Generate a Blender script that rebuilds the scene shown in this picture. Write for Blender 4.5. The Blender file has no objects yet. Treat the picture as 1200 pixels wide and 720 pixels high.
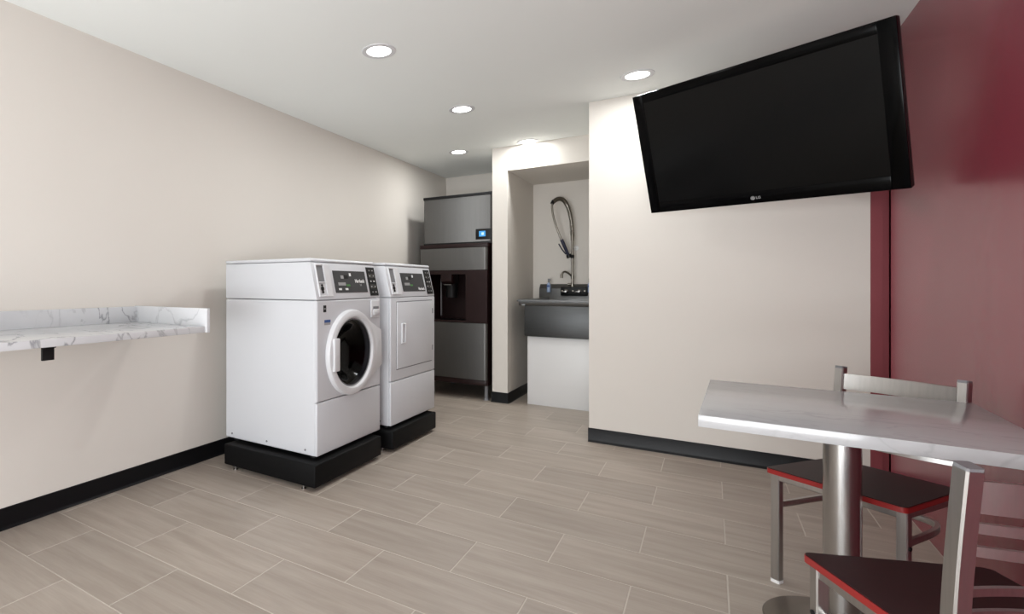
import bpy, bmesh, math, random
from mathutils import Vector, Matrix

scene = bpy.context.scene
COL = scene.collection
R = math.radians

# ------------------------------------------------------------------ camera
CAM_H = 1.155
FPX, CXP, CYP = 622.5, 398.2, 333.9            # focal length and principal point in 1200x720 pixels
cam_d = bpy.data.cameras.new('camera')
cam_d.sensor_width = 36.0
cam_d.lens = FPX / 1200 * 36
cam_d.shift_x = (600 - CXP) / 1200
cam_d.shift_y = -(360 - CYP) / 1200
cam_d.clip_start = 0.05
cam = bpy.data.objects.new('camera', cam_d)
cam.location = (0, 0, CAM_H)
cam.rotation_euler = (R(90), 0, R(34.886))
COL.objects.link(cam)
scene.camera = cam

# ------------------------------------------------------------------ world, exposure
world = bpy.data.worlds.new('sky')
scene.world = world
world.use_nodes = True
bg = world.node_tree.nodes['Background']
bg.inputs['Color'].default_value = (0.85, 0.93, 1.0, 1)
bg.inputs['Strength'].default_value = 1.0
vs = scene.view_settings
vs.view_transform = 'Standard'
vs.look = 'None'
vs.gamma = 1.0
vs.use_curve_mapping = False
vs.exposure = 0.08

# daylight lamp at an assumed, unseen window behind the camera, plus added fill lamps
def area(name, loc, rot, sx, sy, power, col, shape='RECTANGLE', spread=180):
    l = bpy.data.lights.new(name, 'AREA')
    l.shape = shape
    l.size = sx
    if shape == 'RECTANGLE':
        l.size_y = sy
    l.energy = power
    l.color = col
    l.spread = R(spread)
    o = bpy.data.objects.new(name, l)
    o.location = loc
    o.rotation_euler = rot
    COL.objects.link(o)
    return o
ASSUMED_WIN = (-2.10, 0.70, 0.04, 2.30)                 # assumed, unseen glazed opening in the rear wall: x0 x1 z0 z1
REAR = -1.9
FILL_WIN = (-1.75, -0.35, 0.04, 2.20)              # added, unseen opening in the right wall for side fill: y0 y1 z0 z1
area('assumed_daylight', ((ASSUMED_WIN[0] + ASSUMED_WIN[1]) / 2, REAR - 0.25, 0.78), (R(90), 0, 0),
     ASSUMED_WIN[1] - ASSUMED_WIN[0], 1.48, 165, (0.95, 0.98, 1.0))  # area lamp added outside the assumed rear window, stands in for daylight
area('side_fill', (0.812 + 0.30, (FILL_WIN[0] + FILL_WIN[1]) / 2, 0.85), (R(90), 0, R(90)),
     FILL_WIN[1] - FILL_WIN[0], 1.6, 32, (0.95, 0.98, 1.0))  # added fill lamp at the side opening, brightens machine fronts and left wall
# added upward fill lamp outside the assumed rear glazing, brightens the ceiling
area('ceiling_fill', (-0.95, REAR - 1.75, 0.02), (R(180), 0, 0), 5.0, 3.0, 120, (0.97, 0.99, 1.0))
DOWNLIGHT_W = 7.5

# ------------------------------------------------------------------ materials
MATS = {}
def nm(m):
    return m.node_tree.nodes, m.node_tree.links
def base(name, col, rough=0.5, metal=0.0, spec=0.5, coat=0.0):
    m = bpy.data.materials.new(name)
    m.use_nodes = True
    p = m.node_tree.nodes['Principled BSDF']
    p.inputs['Base Color'].default_value = (*col, 1)
    p.inputs['Roughness'].default_value = rough
    p.inputs['Metallic'].default_value = metal
    p.inputs['Specular IOR Level'].default_value = spec
    p.inputs['Coat Weight'].default_value = coat
    MATS[name] = m
    return m
def varied(name, c1, c2, rough, metal=0.0, scale=6.0, stretch=(1, 1, 1), bump=0.0, bscale=120, detail=4, spec=0.5, rvar=0.0, coat=0.0):
    """two close tones mixed by noise, with optional fine relief"""
    m = base(name, c1, rough, metal, spec, coat)
    n, l = nm(m)
    p = n['Principled BSDF']
    tc = n.new('ShaderNodeTexCoord')
    mp = n.new('ShaderNodeMapping')
    mp.inputs['Scale'].default_value = stretch
    nz = n.new('ShaderNodeTexNoise')
    nz.inputs['Scale'].default_value = scale
    nz.inputs['Detail'].default_value = detail
    mx = n.new('ShaderNodeMix')
    mx.data_type = 'RGBA'
    mx.inputs['A'].default_value = (*c1, 1)
    mx.inputs['B'].default_value = (*c2, 1)
    l.new(tc.outputs['Object'], mp.inputs['Vector'])
    l.new(mp.outputs['Vector'], nz.inputs['Vector'])
    l.new(nz.outputs['Fac'], mx.inputs['Factor'])
    l.new(mx.outputs['Result'], p.inputs['Base Color'])
    if rvar:
        mr = n.new('ShaderNodeMapRange')
        mr.inputs['To Min'].default_value = rough - rvar
        mr.inputs['To Max'].default_value = rough + rvar
        l.new(nz.outputs['Fac'], mr.inputs['Value'])
        l.new(mr.outputs['Result'], p.inputs['Roughness'])
    if bump:
        bz = n.new('ShaderNodeTexNoise')
        bz.inputs['Scale'].default_value = bscale
        bz.inputs['Detail'].default_value = 3
        l.new(mp.outputs['Vector'], bz.inputs['Vector'])
        b = n.new('ShaderNodeBump')
        b.inputs['Strength'].default_value = bump
        b.inputs['Distance'].default_value = 0.004
        l.new(bz.outputs['Fac'], b.inputs['Height'])
        l.new(b.outputs['Normal'], p.inputs['Normal'])
    return m
def emit(name, col, strength):
    m = bpy.data.materials.new(name)
    m.use_nodes = True
    n, l = nm(m)
    n.remove(n['Principled BSDF'])
    e = n.new('ShaderNodeEmission')
    e.inputs['Color'].default_value = (*col, 1)
    e.inputs['Strength'].default_value = strength
    l.new(e.outputs[0], n['Material Output'].inputs['Surface'])
    MATS[name] = m
    return m
def marble(name, ground, cloud, vein, vscale, rough, vein_amt=0.8, stretch=(1, 1, 1), width=0.03):
    m = base(name, ground, rough, 0, 0.5)
    n, l = nm(m)
    p = n['Principled BSDF']
    tc = n.new('ShaderNodeTexCoord')
    mp = n.new('ShaderNodeMapping')
    mp.inputs['Scale'].default_value = stretch
    mp.inputs['Rotation'].default_value = (0.4, 0.7, 0.5)
    l.new(tc.outputs['Object'], mp.inputs['Vector'])
    n1 = n.new('ShaderNodeTexNoise')
    n1.inputs['Scale'].default_value = vscale * 0.8
    n1.inputs['Detail'].default_value = 5
    l.new(mp.outputs['Vector'], n1.inputs['Vector'])
    mx = n.new('ShaderNodeMix')
    mx.data_type = 'RGBA'
    mx.inputs['A'].default_value = (*ground, 1)
    mx.inputs['B'].default_value = (*cloud, 1)
    l.new(n1.outputs['Fac'], mx.inputs['Factor'])
    n2 = n.new('ShaderNodeTexNoise')
    n2.inputs['Scale'].default_value = vscale
    n2.inputs['Detail'].default_value = 10
    n2.inputs['Distortion'].default_value = 0.7
    l.new(mp.outputs['Vector'], n2.inputs['Vector'])
    s = n.new('ShaderNodeMath'); s.operation = 'SUBTRACT'; s.inputs[1].default_value = 0.5
    a = n.new('ShaderNodeMath'); a.operation = 'ABSOLUTE'
    l.new(n2.outputs['Fac'], s.inputs[0]); l.new(s.outputs[0], a.inputs[0])
    mr = n.new('ShaderNodeMapRange')
    mr.inputs['From Min'].default_value = 0.0
    mr.inputs['From Max'].default_value = width
    mr.inputs['To Min'].default_value = 1.0
    mr.inputs['To Max'].default_value = 0.0
    l.new(a.outputs[0], mr.inputs['Value'])
    n3 = n.new('ShaderNodeTexNoise')
    n3.inputs['Scale'].default_value = vscale * 0.55
    l.new(mp.outputs['Vector'], n3.inputs['Vector'])
    m3 = n.new('ShaderNodeMapRange')
    m3.inputs['From Min'].default_value = 0.36
    m3.inputs['From Max'].default_value = 0.58
    m3.inputs['To Max'].default_value = vein_amt
    l.new(n3.outputs['Fac'], m3.inputs['Value'])
    mu = n.new('ShaderNodeMath'); mu.operation = 'MULTIPLY'
    l.new(mr.outputs['Result'], mu.inputs[0]); l.new(m3.outputs['Result'], mu.inputs[1])
    m2 = n.new('ShaderNodeMix')
    m2.data_type = 'RGBA'
    m2.inputs['B'].default_value = (*vein, 1)
    l.new(mu.outputs[0], m2.inputs['Factor'])
    l.new(mx.outputs['Result'], m2.inputs['A'])
    l.new(m2.outputs['Result'], p.inputs['Base Color'])
    return m
def tile_material():
    m = base('floor_tile', (0.4, 0.33, 0.27), 0.42, 0, 0.4)
    n, l = nm(m)
    p = n['Principled BSDF']
    tc = n.new('ShaderNodeTexCoord')
    oi = n.new('ShaderNodeObjectInfo')
    mul = n.new('ShaderNodeMath'); mul.operation = 'MULTIPLY'; mul.inputs[1].default_value = 57.0
    l.new(oi.outputs['Random'], mul.inputs[0])
    cb = n.new('ShaderNodeCombineXYZ')
    l.new(mul.outputs[0], cb.inputs[0]); l.new(mul.outputs[0], cb.inputs[1])
    ad = n.new('ShaderNodeVectorMath'); ad.operation = 'ADD'
    l.new(tc.outputs['Object'], ad.inputs[0]); l.new(cb.outputs[0], ad.inputs[1])
    def noise(stretch, scale, detail, dist=0.0):
        mp = n.new('ShaderNodeMapping'); mp.inputs['Scale'].default_value = stretch
        l.new(ad.outputs[0], mp.inputs['Vector'])
        z = n.new('ShaderNodeTexNoise')
        z.inputs['Scale'].default_value = scale
        z.inputs['Detail'].default_value = detail
        z.inputs['Distortion'].default_value = dist
        l.new(mp.outputs['Vector'], z.inputs['Vector'])
        return z
    streak = noise((0.7, 7, 1), 2.6, 7, 0.35)
    fine = noise((2.0, 30, 1), 4.0, 4)
    r = n.new('ShaderNodeValToRGB')
    e = r.color_ramp.elements
    e[0].position = 0.30; e[0].color = (0.324, 0.272, 0.227, 1)
    e[1].position = 0.66; e[1].color = (0.405, 0.348, 0.299, 1)
    k = r.color_ramp.elements.new(0.48); k.color = (0.367, 0.312, 0.265, 1)
    l.new(streak.outputs['Fac'], r.inputs['Fac'])
    mx = n.new('ShaderNodeMix'); mx.data_type = 'RGBA'; mx.blend_type = 'MULTIPLY'
    mx.inputs['Factor'].default_value = 0.28
    l.new(r.outputs['Color'], mx.inputs['A'])
    fr = n.new('ShaderNodeMapRange')
    fr.inputs['From Min'].default_value = 0.3; fr.inputs['From Max'].default_value = 0.7
    fr.inputs['To Min'].default_value = 0.75; fr.inputs['To Max'].default_value = 1.1
    l.new(fine.outputs['Fac'], fr.inputs['Value'])
    l.new(fr.outputs['Result'], mx.inputs['B'])
    tone = n.new('ShaderNodeMapRange')
    tone.inputs['To Min'].default_value = 0.93; tone.inputs['To Max'].default_value = 1.06
    l.new(oi.outputs['Random'], tone.inputs['Value'])
    sc = n.new('ShaderNodeVectorMath'); sc.operation = 'SCALE'
    l.new(mx.outputs['Result'], sc.inputs[0]); l.new(tone.outputs['Result'], sc.inputs['Scale'])
    l.new(sc.outputs['Vector'], p.inputs['Base Color'])
    b = n.new('ShaderNodeBump'); b.inputs['Strength'].default_value = 0.12; b.inputs['Distance'].default_value = 0.002
    l.new(fine.outputs['Fac'], b.inputs['Height']); l.new(b.outputs['Normal'], p.inputs['Normal'])
    return m

PAINT = varied('wall_paint', (0.675, 0.635, 0.585), (0.650, 0.610, 0.560), 0.62, scale=1.5, bump=0.10, bscale=240, spec=0.3)
CEIL = varied('ceiling_paint', (0.87, 0.895, 0.875), (0.85, 0.875, 0.855), 0.75, scale=2, bump=0.08, bscale=180, spec=0.3)
RED = varied('red_paint', (0.235, 0.033, 0.052), (0.222, 0.031, 0.049), 0.27, scale=2, bump=0.02, bscale=260, spec=0.85)
REDM = varied('red_trim_paint', (0.230, 0.048, 0.058), (0.215, 0.044, 0.054), 0.60, scale=4, spec=0.3)
BASEB = varied('black_vinyl', (0.003, 0.003, 0.0038), (0.005, 0.005, 0.006), 0.40, scale=12, spec=0.22)
TILE = tile_material()
GROUT = varied('grout', (0.58, 0.53, 0.47), (0.50, 0.455, 0.40), 0.85, scale=30)
ENAMEL = varied('white_enamel', (0.60, 0.61, 0.635), (0.585, 0.595, 0.62), 0.32, scale=3, spec=0.5)
ENAMEL2 = varied('white_plastic', (0.66, 0.665, 0.68), (0.64, 0.645, 0.66), 0.40, scale=8)
PLATE = varied('dark_grey_overlay', (0.048, 0.048, 0.050), (0.040, 0.040, 0.042), 0.55, scale=10, spec=0.3)
BLACK = varied('black_plastic', (0.005, 0.005, 0.0055), (0.008, 0.008, 0.0085), 0.45, scale=20, spec=0.25)
BLACKP = varied('black_plinth_paint', (0.0022, 0.0022, 0.0024), (0.0036, 0.0036, 0.004), 0.55, scale=9, spec=0.15)
GREY = varied('grey_plastic', (0.20, 0.20, 0.21), (0.17, 0.17, 0.18), 0.45, scale=10)
GLASSD = base('dark_door_glass', (0.004, 0.004, 0.005), 0.06, 0, 0.6)
STEEL = varied('brushed_steel', (0.46, 0.45, 0.44), (0.42, 0.41, 0.40), 0.26, 1.0, scale=2, stretch=(1, 1, 3), rvar=0.02)
STEELH = varied('brushed_steel_sheet', (0.145, 0.142, 0.138), (0.12, 0.118, 0.114), 0.45, 1.0, scale=3, stretch=(60, 60, 1), rvar=0.04)
DISC = varied('satin_base_metal', (0.20, 0.175, 0.15), (0.17, 0.15, 0.13), 0.35, 1.0, scale=6)
CHAIRM = varied('clear_coated_steel', (0.50, 0.485, 0.47), (0.38, 0.37, 0.36), 0.36, 1.0, scale=5, stretch=(20, 20, 1), rvar=0.06)
SINKM = varied('sink_steel', (0.095, 0.097, 0.098), (0.075, 0.077, 0.078), 0.45, 1.0, scale=4, stretch=(1, 1, 30), rvar=0.04)
RIMM = varied('sink_rim_steel', (0.20, 0.203, 0.205), (0.16, 0.163, 0.165), 0.40, 1.0, scale=4, stretch=(1, 1, 30), rvar=0.04)
CHROME = varied('chrome', (0.27, 0.25, 0.215), (0.21, 0.19, 0.165), 0.28, 1.0, scale=8)
BROWN = varied('dark_brown_plastic', (0.020, 0.0075, 0.0075), (0.014, 0.0055, 0.0055), 0.42, scale=8, spec=0.25)
SEATTOP = varied('mahogany_laminate', (0.030, 0.005, 0.006), (0.020, 0.0035, 0.0045), 0.48, scale=5, stretch=(2, 14, 1), spec=0.28)
SEATEDGE = varied('red_seat_edge', (0.30, 0.016, 0.015), (0.24, 0.012, 0.012), 0.35, scale=10)
MARBLE = marble('white_marble', (0.68, 0.685, 0.70), (0.50, 0.505, 0.52), (0.17, 0.175, 0.19), 4.0, 0.22, 0.75, (1, 1.3, 1), 0.022)
QUARTZ = marble('pale_quartz', (0.49, 0.49, 0.505), (0.43, 0.435, 0.44), (0.33, 0.33, 0.34), 5.0, 0.16, 0.5, (0.6, 2.2, 1), 0.02)
WHITEP = varied('white_panel', (0.73, 0.72, 0.715), (0.71, 0.70, 0.695), 0.40, scale=3)
TVB = base('gloss_black_bezel', (0.001, 0.001, 0.0012), 0.18, 0, 0.08)
TVS = base('lcd_screen', (0.002, 0.002, 0.002), 0.20, 0, 0.18)
TVC = base('tv_back_plastic', (0.006, 0.006, 0.006), 0.5)
PRINT = base('white_print', (0.75, 0.75, 0.75), 0.5)
PRINTG = base('grey_print', (0.30, 0.30, 0.30), 0.5)
GREEN = base('green_print', (0.06, 0.20, 0.05), 0.5)
BLUEP = base('blue_print', (0.03, 0.08, 0.26), 0.5)
BLUEL = varied('blue_liquid_plastic', (0.28, 0.38, 0.58), (0.42, 0.50, 0.64), 0.25, scale=30)
NAVY = base('navy_grip', (0.008, 0.009, 0.035), 0.4)
LED = emit('downlight_glow', (1.0, 0.97, 0.92), 9.0)
SCREEN = emit('blue_screen_glow', (0.10, 0.42, 0.85), 1.0)
SCREENW = emit('screen_icon_glow', (0.6, 0.9, 1.0), 1.2)
FRAMEW = varied('white_window_frame', (0.6, 0.6, 0.6), (0.56, 0.56, 0.56), 0.4, scale=10)
def pane_material():
    m = bpy.data.materials.new('window_glass')
    m.use_nodes = True
    n, l = nm(m)
    n.remove(n['Principled BSDF'])
    t = n.new('ShaderNodeBsdfTransparent')
    g = n.new('ShaderNodeBsdfGlossy'); g.inputs['Roughness'].default_value = 0.02
    x = n.new('ShaderNodeMixShader'); x.inputs[0].default_value = 0.05
    l.new(t.outputs[0], x.inputs[1]); l.new(g.outputs[0], x.inputs[2])
    l.new(x.outputs[0], n['Material Output'].inputs['Surface'])
    return m
PANE = pane_material()
def tinted_glass():
    m = bpy.data.materials.new('tinted_door_glass')
    m.use_nodes = True
    n, l = nm(m)
    n.remove(n['Principled BSDF'])
    t = n.new('ShaderNodeBsdfTransparent'); t.inputs['Color'].default_value = (0.22, 0.22, 0.23, 1)
    g = n.new('ShaderNodeBsdfGlossy'); g.inputs['Roughness'].default_value = 0.03
    f = n.new('ShaderNodeFresnel'); f.inputs['IOR'].default_value = 1.25
    x = n.new('ShaderNodeMixShader')
    l.new(f.outputs[0], x.inputs[0]); l.new(t.outputs[0], x.inputs[1]); l.new(g.outputs[0], x.inputs[2])
    l.new(x.outputs[0], n['Material Output'].inputs['Surface'])
    return m
TINT = tinted_glass()
DRUM = varied('drum_steel', (0.20, 0.20, 0.205), (0.15, 0.15, 0.155), 0.25, 1.0, scale=8)

# ------------------------------------------------------------------ mesh helpers
def bm_new():
    return bmesh.new()
def box(bm, x0, x1, y0, y1, z0, z1, bev=0.0, seg=2, M=None):
    r = bmesh.ops.create_cube(bm, size=1.0)
    vsx = r['verts']
    for v in vsx:
        v.co = Vector((x0 + (v.co.x + 0.5) * (x1 - x0), y0 + (v.co.y + 0.5) * (y1 - y0), z0 + (v.co.z + 0.5) * (z1 - z0)))
    if bev > 0:
        es = list({e for v in vsx for e in v.link_edges})
        r2 = bmesh.ops.bevel(bm, geom=es, offset=bev, segments=seg, profile=0.5, affect='EDGES', clamp_overlap=True)
        vsx = list({v for f in r2['faces'] for v in f.verts} | {v for v in vsx if v.is_valid})
    if M is not None:
        for v in vsx:
            v.co = M @ v.co
    return vsx
def prism(bm, pts, axis, a0, a1, bev=0.0, seg=2):
    """extrude a polygon; pts are in the two other axes' order: axis x:(y,z), y:(x,z), z:(x,y)"""
    def mk(p, a):
        return {'x': (a, p[0], p[1]), 'y': (p[0], a, p[1]), 'z': (p[0], p[1], a)}[axis]
    v0 = [bm.verts.new(mk(p, a0)) for p in pts]
    v1 = [bm.verts.new(mk(p, a1)) for p in pts]
    n = len(pts)
    fs = [bm.faces.new(v0), bm.faces.new(list(reversed(v1)))]
    for i in range(n):
        fs.append(bm.faces.new((v0[i], v1[i], v1[(i + 1) % n], v0[(i + 1) % n])))
    bmesh.ops.recalc_face_normals(bm, faces=fs)
    if bev > 0:
        es = list({e for f in fs for e in f.edges})
        bmesh.ops.bevel(bm, geom=es, offset=bev, segments=seg, profile=0.5, affect='EDGES', clamp_overlap=True)
def lathe(bm, prof, seg=32, M=None, closed=False):
    """revolve (r, h) profile about local z, M places it"""
    rings = []
    for r, h in prof:
        if r < 1e-6:
            rings.append([bm.verts.new((0, 0, h))])
        else:
            rings.append([bm.verts.new((r * math.cos(2 * math.pi * i / seg), r * math.sin(2 * math.pi * i / seg), h)) for i in range(seg)])
    fs = []
    pairs = list(zip(rings, rings[1:]))
    if closed:
        pairs.append((rings[-1], rings[0]))
    for a, b in pairs:
        for i in range(seg):
            j = (i + 1) % seg
            if len(a) == 1 and len(b) == 1:
                continue
            if len(a) == 1:
                fs.append(bm.faces.new((a[0], b[i], b[j])))
            elif len(b) == 1:
                fs.append(bm.faces.new((a[i], a[j], b[0])))
            else:
                fs.append(bm.faces.new((a[i], a[j], b[j], b[i])))
    if M is not None:
        for ring in rings:
            for v in ring:
                v.co = M @ v.co
    bmesh.ops.recalc_face_normals(bm, faces=fs)
def axisM(p, d):
    """matrix that puts local z along d at p"""
    return Matrix.Translation(p) @ Vector(d).to_track_quat('Z', 'Y').to_matrix().to_4x4()
def cyl(bm, p0, p1, r, seg=16, r1=None, round_=0.0):
    p0, p1 = Vector(p0), Vector(p1)
    h = (p1 - p0).length
    r1 = r if r1 is None else r1
    lathe(bm, [(0, 0), (r, 0), (r1, h), (0, h)], seg, axisM(p0, p1 - p0))
def tube(bm, pts, rx, ry=None, seg=10, up=None, caps=True, square=False):
    """sweep an ellipse (or rounded square) along points"""
    ry = rx if ry is None else ry
    pts = [Vector(p) for p in pts]
    rings = []
    prev = Vector(up) if up else None
    for i, p in enumerate(pts):
        t = (pts[min(i + 1, len(pts) - 1)] - pts[max(i - 1, 0)]).normalized()
        if prev is None:
            prev = Vector((0, 0, 1)) if abs(t.z) < 0.9 else Vector((1, 0, 0))
        a = (prev - t * prev.dot(t)).normalized()
        if not up:
            prev = a
        b = t.cross(a)
        ring = []
        if square:
            c = 0.22
            offs = [(1, 1 - c), (1 - c, 1), (-1 + c, 1), (-1, 1 - c), (-1, -1 + c), (-1 + c, -1), (1 - c, -1), (1, -1 + c)]
        else:
            offs = [(math.cos(2 * math.pi * k / seg), math.sin(2 * math.pi * k / seg)) for k in range(seg)]
        for ca, sa in offs:
            ring.append(bm.verts.new(p + a * ca * rx + b * sa * ry))
        rings.append(ring)
    fs = []
    for A, B in zip(rings, rings[1:]):
        n = len(A)
        for i in range(n):
            fs.append(bm.faces.new((A[i], A[(i + 1) % n], B[(i + 1) % n], B[i])))
    if caps:
        fs.append(bm.faces.new(rings[0])); fs.append(bm.faces.new(rings[-1]))
    bmesh.ops.recalc_face_normals(bm, faces=fs)
def bez(p0, p1, p2, p3, n=12):
    p0, p1, p2, p3 = map(Vector, (p0, p1, p2, p3))
    out = []
    for i in range(n + 1):
        t = i / n; u = 1 - t
        out.append(p0 * u ** 3 + p1 * 3 * u * u * t + p2 * 3 * u * t * t + p3 * t ** 3)
    return out
def to_mesh(bm, name, mat, smooth=40):
    me = bpy.data.meshes.new(name)
    bm.to_mesh(me)
    bm.free()
    mats = mat if isinstance(mat, (list, tuple)) else [mat]
    for m in mats:
        me.materials.append(m)
    if smooth:
        me.polygons.foreach_set('use_smooth', [True] * len(me.polygons))
        me.set_sharp_from_angle(angle=R(smooth))
    return me
def obj(name, bm, mat, parent=None, smooth=40):
    o = bpy.data.objects.new(name, to_mesh(bm, name, mat, smooth))
    COL.objects.link(o)
    if parent is not None:
        o.parent = parent
    return o
def pbox(name, mat, parent, *a, bev=0.0, M=None, seg=2):
    bm = bm_new(); box(bm, *a, bev=bev, M=M, seg=seg)
    return obj(name, bm, mat, parent)
def tag(o, label, cat, group=None):
    o['label'] = label; o['category'] = cat
    if group:
        o['group'] = group
    return o
def thing(name, label, cat, loc=(0, 0, 0), rot=(0, 0, 0), group=None):
    o = bpy.data.objects.new(name, None)
    o.empty_display_size = 0.1
    o.location = loc
    o.rotation_euler = rot
    COL.objects.link(o)
    return tag(o, label, cat, group)
def struct(name, bm, mat, label=None, smooth=40):
    o = obj(name, bm, mat, None, smooth)
    o['kind'] = 'structure'
    if label:
        o['label'] = label
    return o
def sbox(name, mat, *a, bev=0.0, label=None):
    bm = bm_new(); box(bm, *a, bev=bev)
    return struct(name, bm, mat, label)
def text(name, s, size, mat, parent, M, align='CENTER', depth=0.0004, bold=0.02):
    c = bpy.data.curves.new(name, 'FONT')
    c.body = s; c.size = size; c.align_x = align; c.align_y = 'CENTER'; c.extrude = depth; c.offset = size * bold
    t = bpy.data.objects.new(name, c)
    COL.objects.link(t)
    dg = bpy.context.evaluated_depsgraph_get()
    me = bpy.data.meshes.new_from_object(t.evaluated_get(dg))
    bpy.data.objects.remove(t)
    bpy.data.curves.remove(c)
    me.transform(M)
    me.materials.clear(); me.materials.append(mat)
    o = bpy.data.objects.new(name, me)
    COL.objects.link(o)
    o.parent = parent
    return o

# ------------------------------------------------------------------ room shell
XL, XR, ZC = -2.736, 0.812, 2.50
YF = 4.265                       # face of the wall behind the television
XN = -0.733                      # its outer corner
YP, XP0, XP1 = 5.165, -1.765, -1.615   # pillar between ice machine and sink niche
ZH = 2.265                       # underside of the niche header
YN = 6.08                        # back of the niche
YB = 6.27                        # back wall behind the ice machine
T = 0.12
sbox('wall_left', PAINT, XL - T, XL, REAR - T, YB + T, 0, ZC, label='long beige wall behind the washers and shelf')
sbox('wall_back', PAINT, XL, XP0, YB, YB + T, 0, ZC, label='narrow beige wall above the ice machine')
sbox('wall_niche_pillar', PAINT, XP0, XP1, YP, YB + T, 0, ZC, label='beige wall end between ice machine and sink niche')
sbox('wall_niche_header', PAINT, XP1, XN, YP, YN, ZH, ZC, label='beige lowered header over the sink niche')
sbox('wall_niche_back', PAINT, XP1, XN, YN, YN + T, 0, ZC, label='beige wall behind the faucet in the niche')
sbox('wall_far', PAINT, XN, XR + 0.02, YF, YN + T, 0, ZC, label='beige wall behind the television')
bm = bm_new()
box(bm, XR, XR + T, REAR - T, FILL_WIN[0], 0, ZC)
box(bm, XR, XR + T, FILL_WIN[0], FILL_WIN[1], 0, FILL_WIN[2])
box(bm, XR, XR + T, FILL_WIN[0], FILL_WIN[1], FILL_WIN[3], ZC)
box(bm, XR, XR + T, FILL_WIN[1], 4.113, 0, ZC)
box(bm, XR + 0.05, XR + T, 4.113, 4.6, 0, ZC)
box(bm, XR + 0.02, XR + T, 4.5, 4.6, 0, ZC)
struct('wall_right', bm, RED, 'dark red wall beside the table')
sbox('trim_2', REDM, XR - 0.004, XR + 0.021, YF - 0.008, YF, 0, ZC, label='red painted return strip beside the dark wall groove')
sbox('trim_1', REDM, 0.758, XR - 0.004, YF - 0.012, YF, 0, ZC, label='red painted corner strip beside the beige wall')
sbox('ceiling', CEIL, XL - T, XR + T, REAR - T, YB + T, ZC, ZC + 0.1, label='flat white ceiling with recessed lights')
# rear wall (behind the camera) with an assumed, unseen window
bm = bm_new()
x0, x1, z0, z1 = ASSUMED_WIN
box(bm, XL, x0, REAR - T, REAR, 0, ZC); box(bm, x1, XR, REAR - T, REAR, 0, ZC)
box(bm, x0, x1, REAR - T, REAR, 0, z0); box(bm, x0, x1, REAR - T, REAR, z1, ZC)
struct('wall_rear', bm, PAINT, 'beige wall behind the viewer')
bm = bm_new()
for (a, b, c, d) in ((x0, x1, z0, z0 + 0.05), (x0, x1, z1 - 0.05, z1), (x0, x0 + 0.05, z0, z1), (x1 - 0.05, x1, z0, z1), ((x0 + x1) / 2 - 0.025, (x0 + x1) / 2 + 0.025, z0, z1)):
    box(bm, a, b, REAR - 0.08, REAR - 0.02, c, d)
w = struct('assumed_window', bm, FRAMEW, 'assumed white framed window, unseen in the wall behind the viewer')  # window assumed from the direction of the light, out of view
pbox('pane', PANE, w, x0 + 0.05, (x0 + x1) / 2 - 0.025, REAR - 0.053, REAR - 0.047, z0 + 0.05, z1 - 0.05)
pbox('pane', PANE, w, (x0 + x1) / 2 + 0.025, x1 - 0.05, REAR - 0.053, REAR - 0.047, z0 + 0.05, z1 - 0.05)

bm = bm_new()
y0, y1, z0, z1 = FILL_WIN  # frame and pane of the opening added for the side fill lamp
for (a, b, c, d) in ((y0, y1, z0, z0 + 0.05), (y0, y1, z1 - 0.05, z1), (y0, y0 + 0.05, z0, z1), (y1 - 0.05, y1, z0, z1)):
    box(bm, XR + 0.02, XR + 0.08, a, b, c, d)
w = struct('added_window', bm, FRAMEW, 'added white framed window for fill light, unseen in the right wall')
pbox('pane', PANE, w, XR + 0.047, XR + 0.053, y0 + 0.05, y1 - 0.05, z0 + 0.05, z1 - 0.05)

# cove baseboards: profile (distance from wall, height)
BP = [(0, 0), (0.016, 0), (0.016, 0.003), (0.009, 0.008), (0.006, 0.018), (0.005, 0.098), (0.0, 0.101)]
bm = bm_new(); prism(bm, [(XL + d, z) for d, z in BP], 'y', REAR, YB)
struct('baseboard_left', bm, BASEB)
bm = bm_new(); prism(bm, [(YF - d, z) for d, z in BP], 'x', XN - 0.006, 0.758)
prism(bm, [(XN - d * 0.5, z) for d, z in BP], 'y', YF - 0.005, YP)
struct('baseboard_far', bm, BASEB)
bm = bm_new(); prism(bm, [(YP - d, z) for d, z in BP], 'x', XP0 - 0.006, XP1 + 0.006)
prism(bm, [(XP1 + d, z) for d, z in BP], 'y', YP - 0.005, YN)
prism(bm, [(XP0 - d, z) for d, z in BP], 'y', YP - 0.005, YB)
struct('baseboard_niche', bm, BASEB)

# floor: recessed grout bed with every tile its own piece
floor = sbox('floor', GROUT, XL - T, XR + T, REAR - T, YB + T, -0.06, -0.0009, label='beige wood-look porcelain tile floor laid in running bond')
TW, TL, JG = 0.3048, 0.6096, 0.0046
cache = {}
def tile_mesh(lx, ly):
    k = (round(lx, 4), round(ly, 4))
    if k not in cache:
        b = bm_new()
        hx, hy, c = lx / 2, ly / 2, 0.0008
        rows = []
        for z, i in ((-0.008, 0), (-0.0006, 0), (0.0, c)):
            rows.append([b.verts.new((sx * (hx - i), sy * (hy - i), z)) for sx, sy in ((-1, -1), (1, -1), (1, 1), (-1, 1))])
        b.faces.new(rows[2])
        for A, B in zip(rows, rows[1:]):
            for i in range(4):
                b.faces.new((A[i], A[(i + 1) % 4], B[(i + 1) % 4], B[i]))
        cache[k] = to_mesh(b, 'tile', TILE, 0)
    return cache[k]
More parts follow.
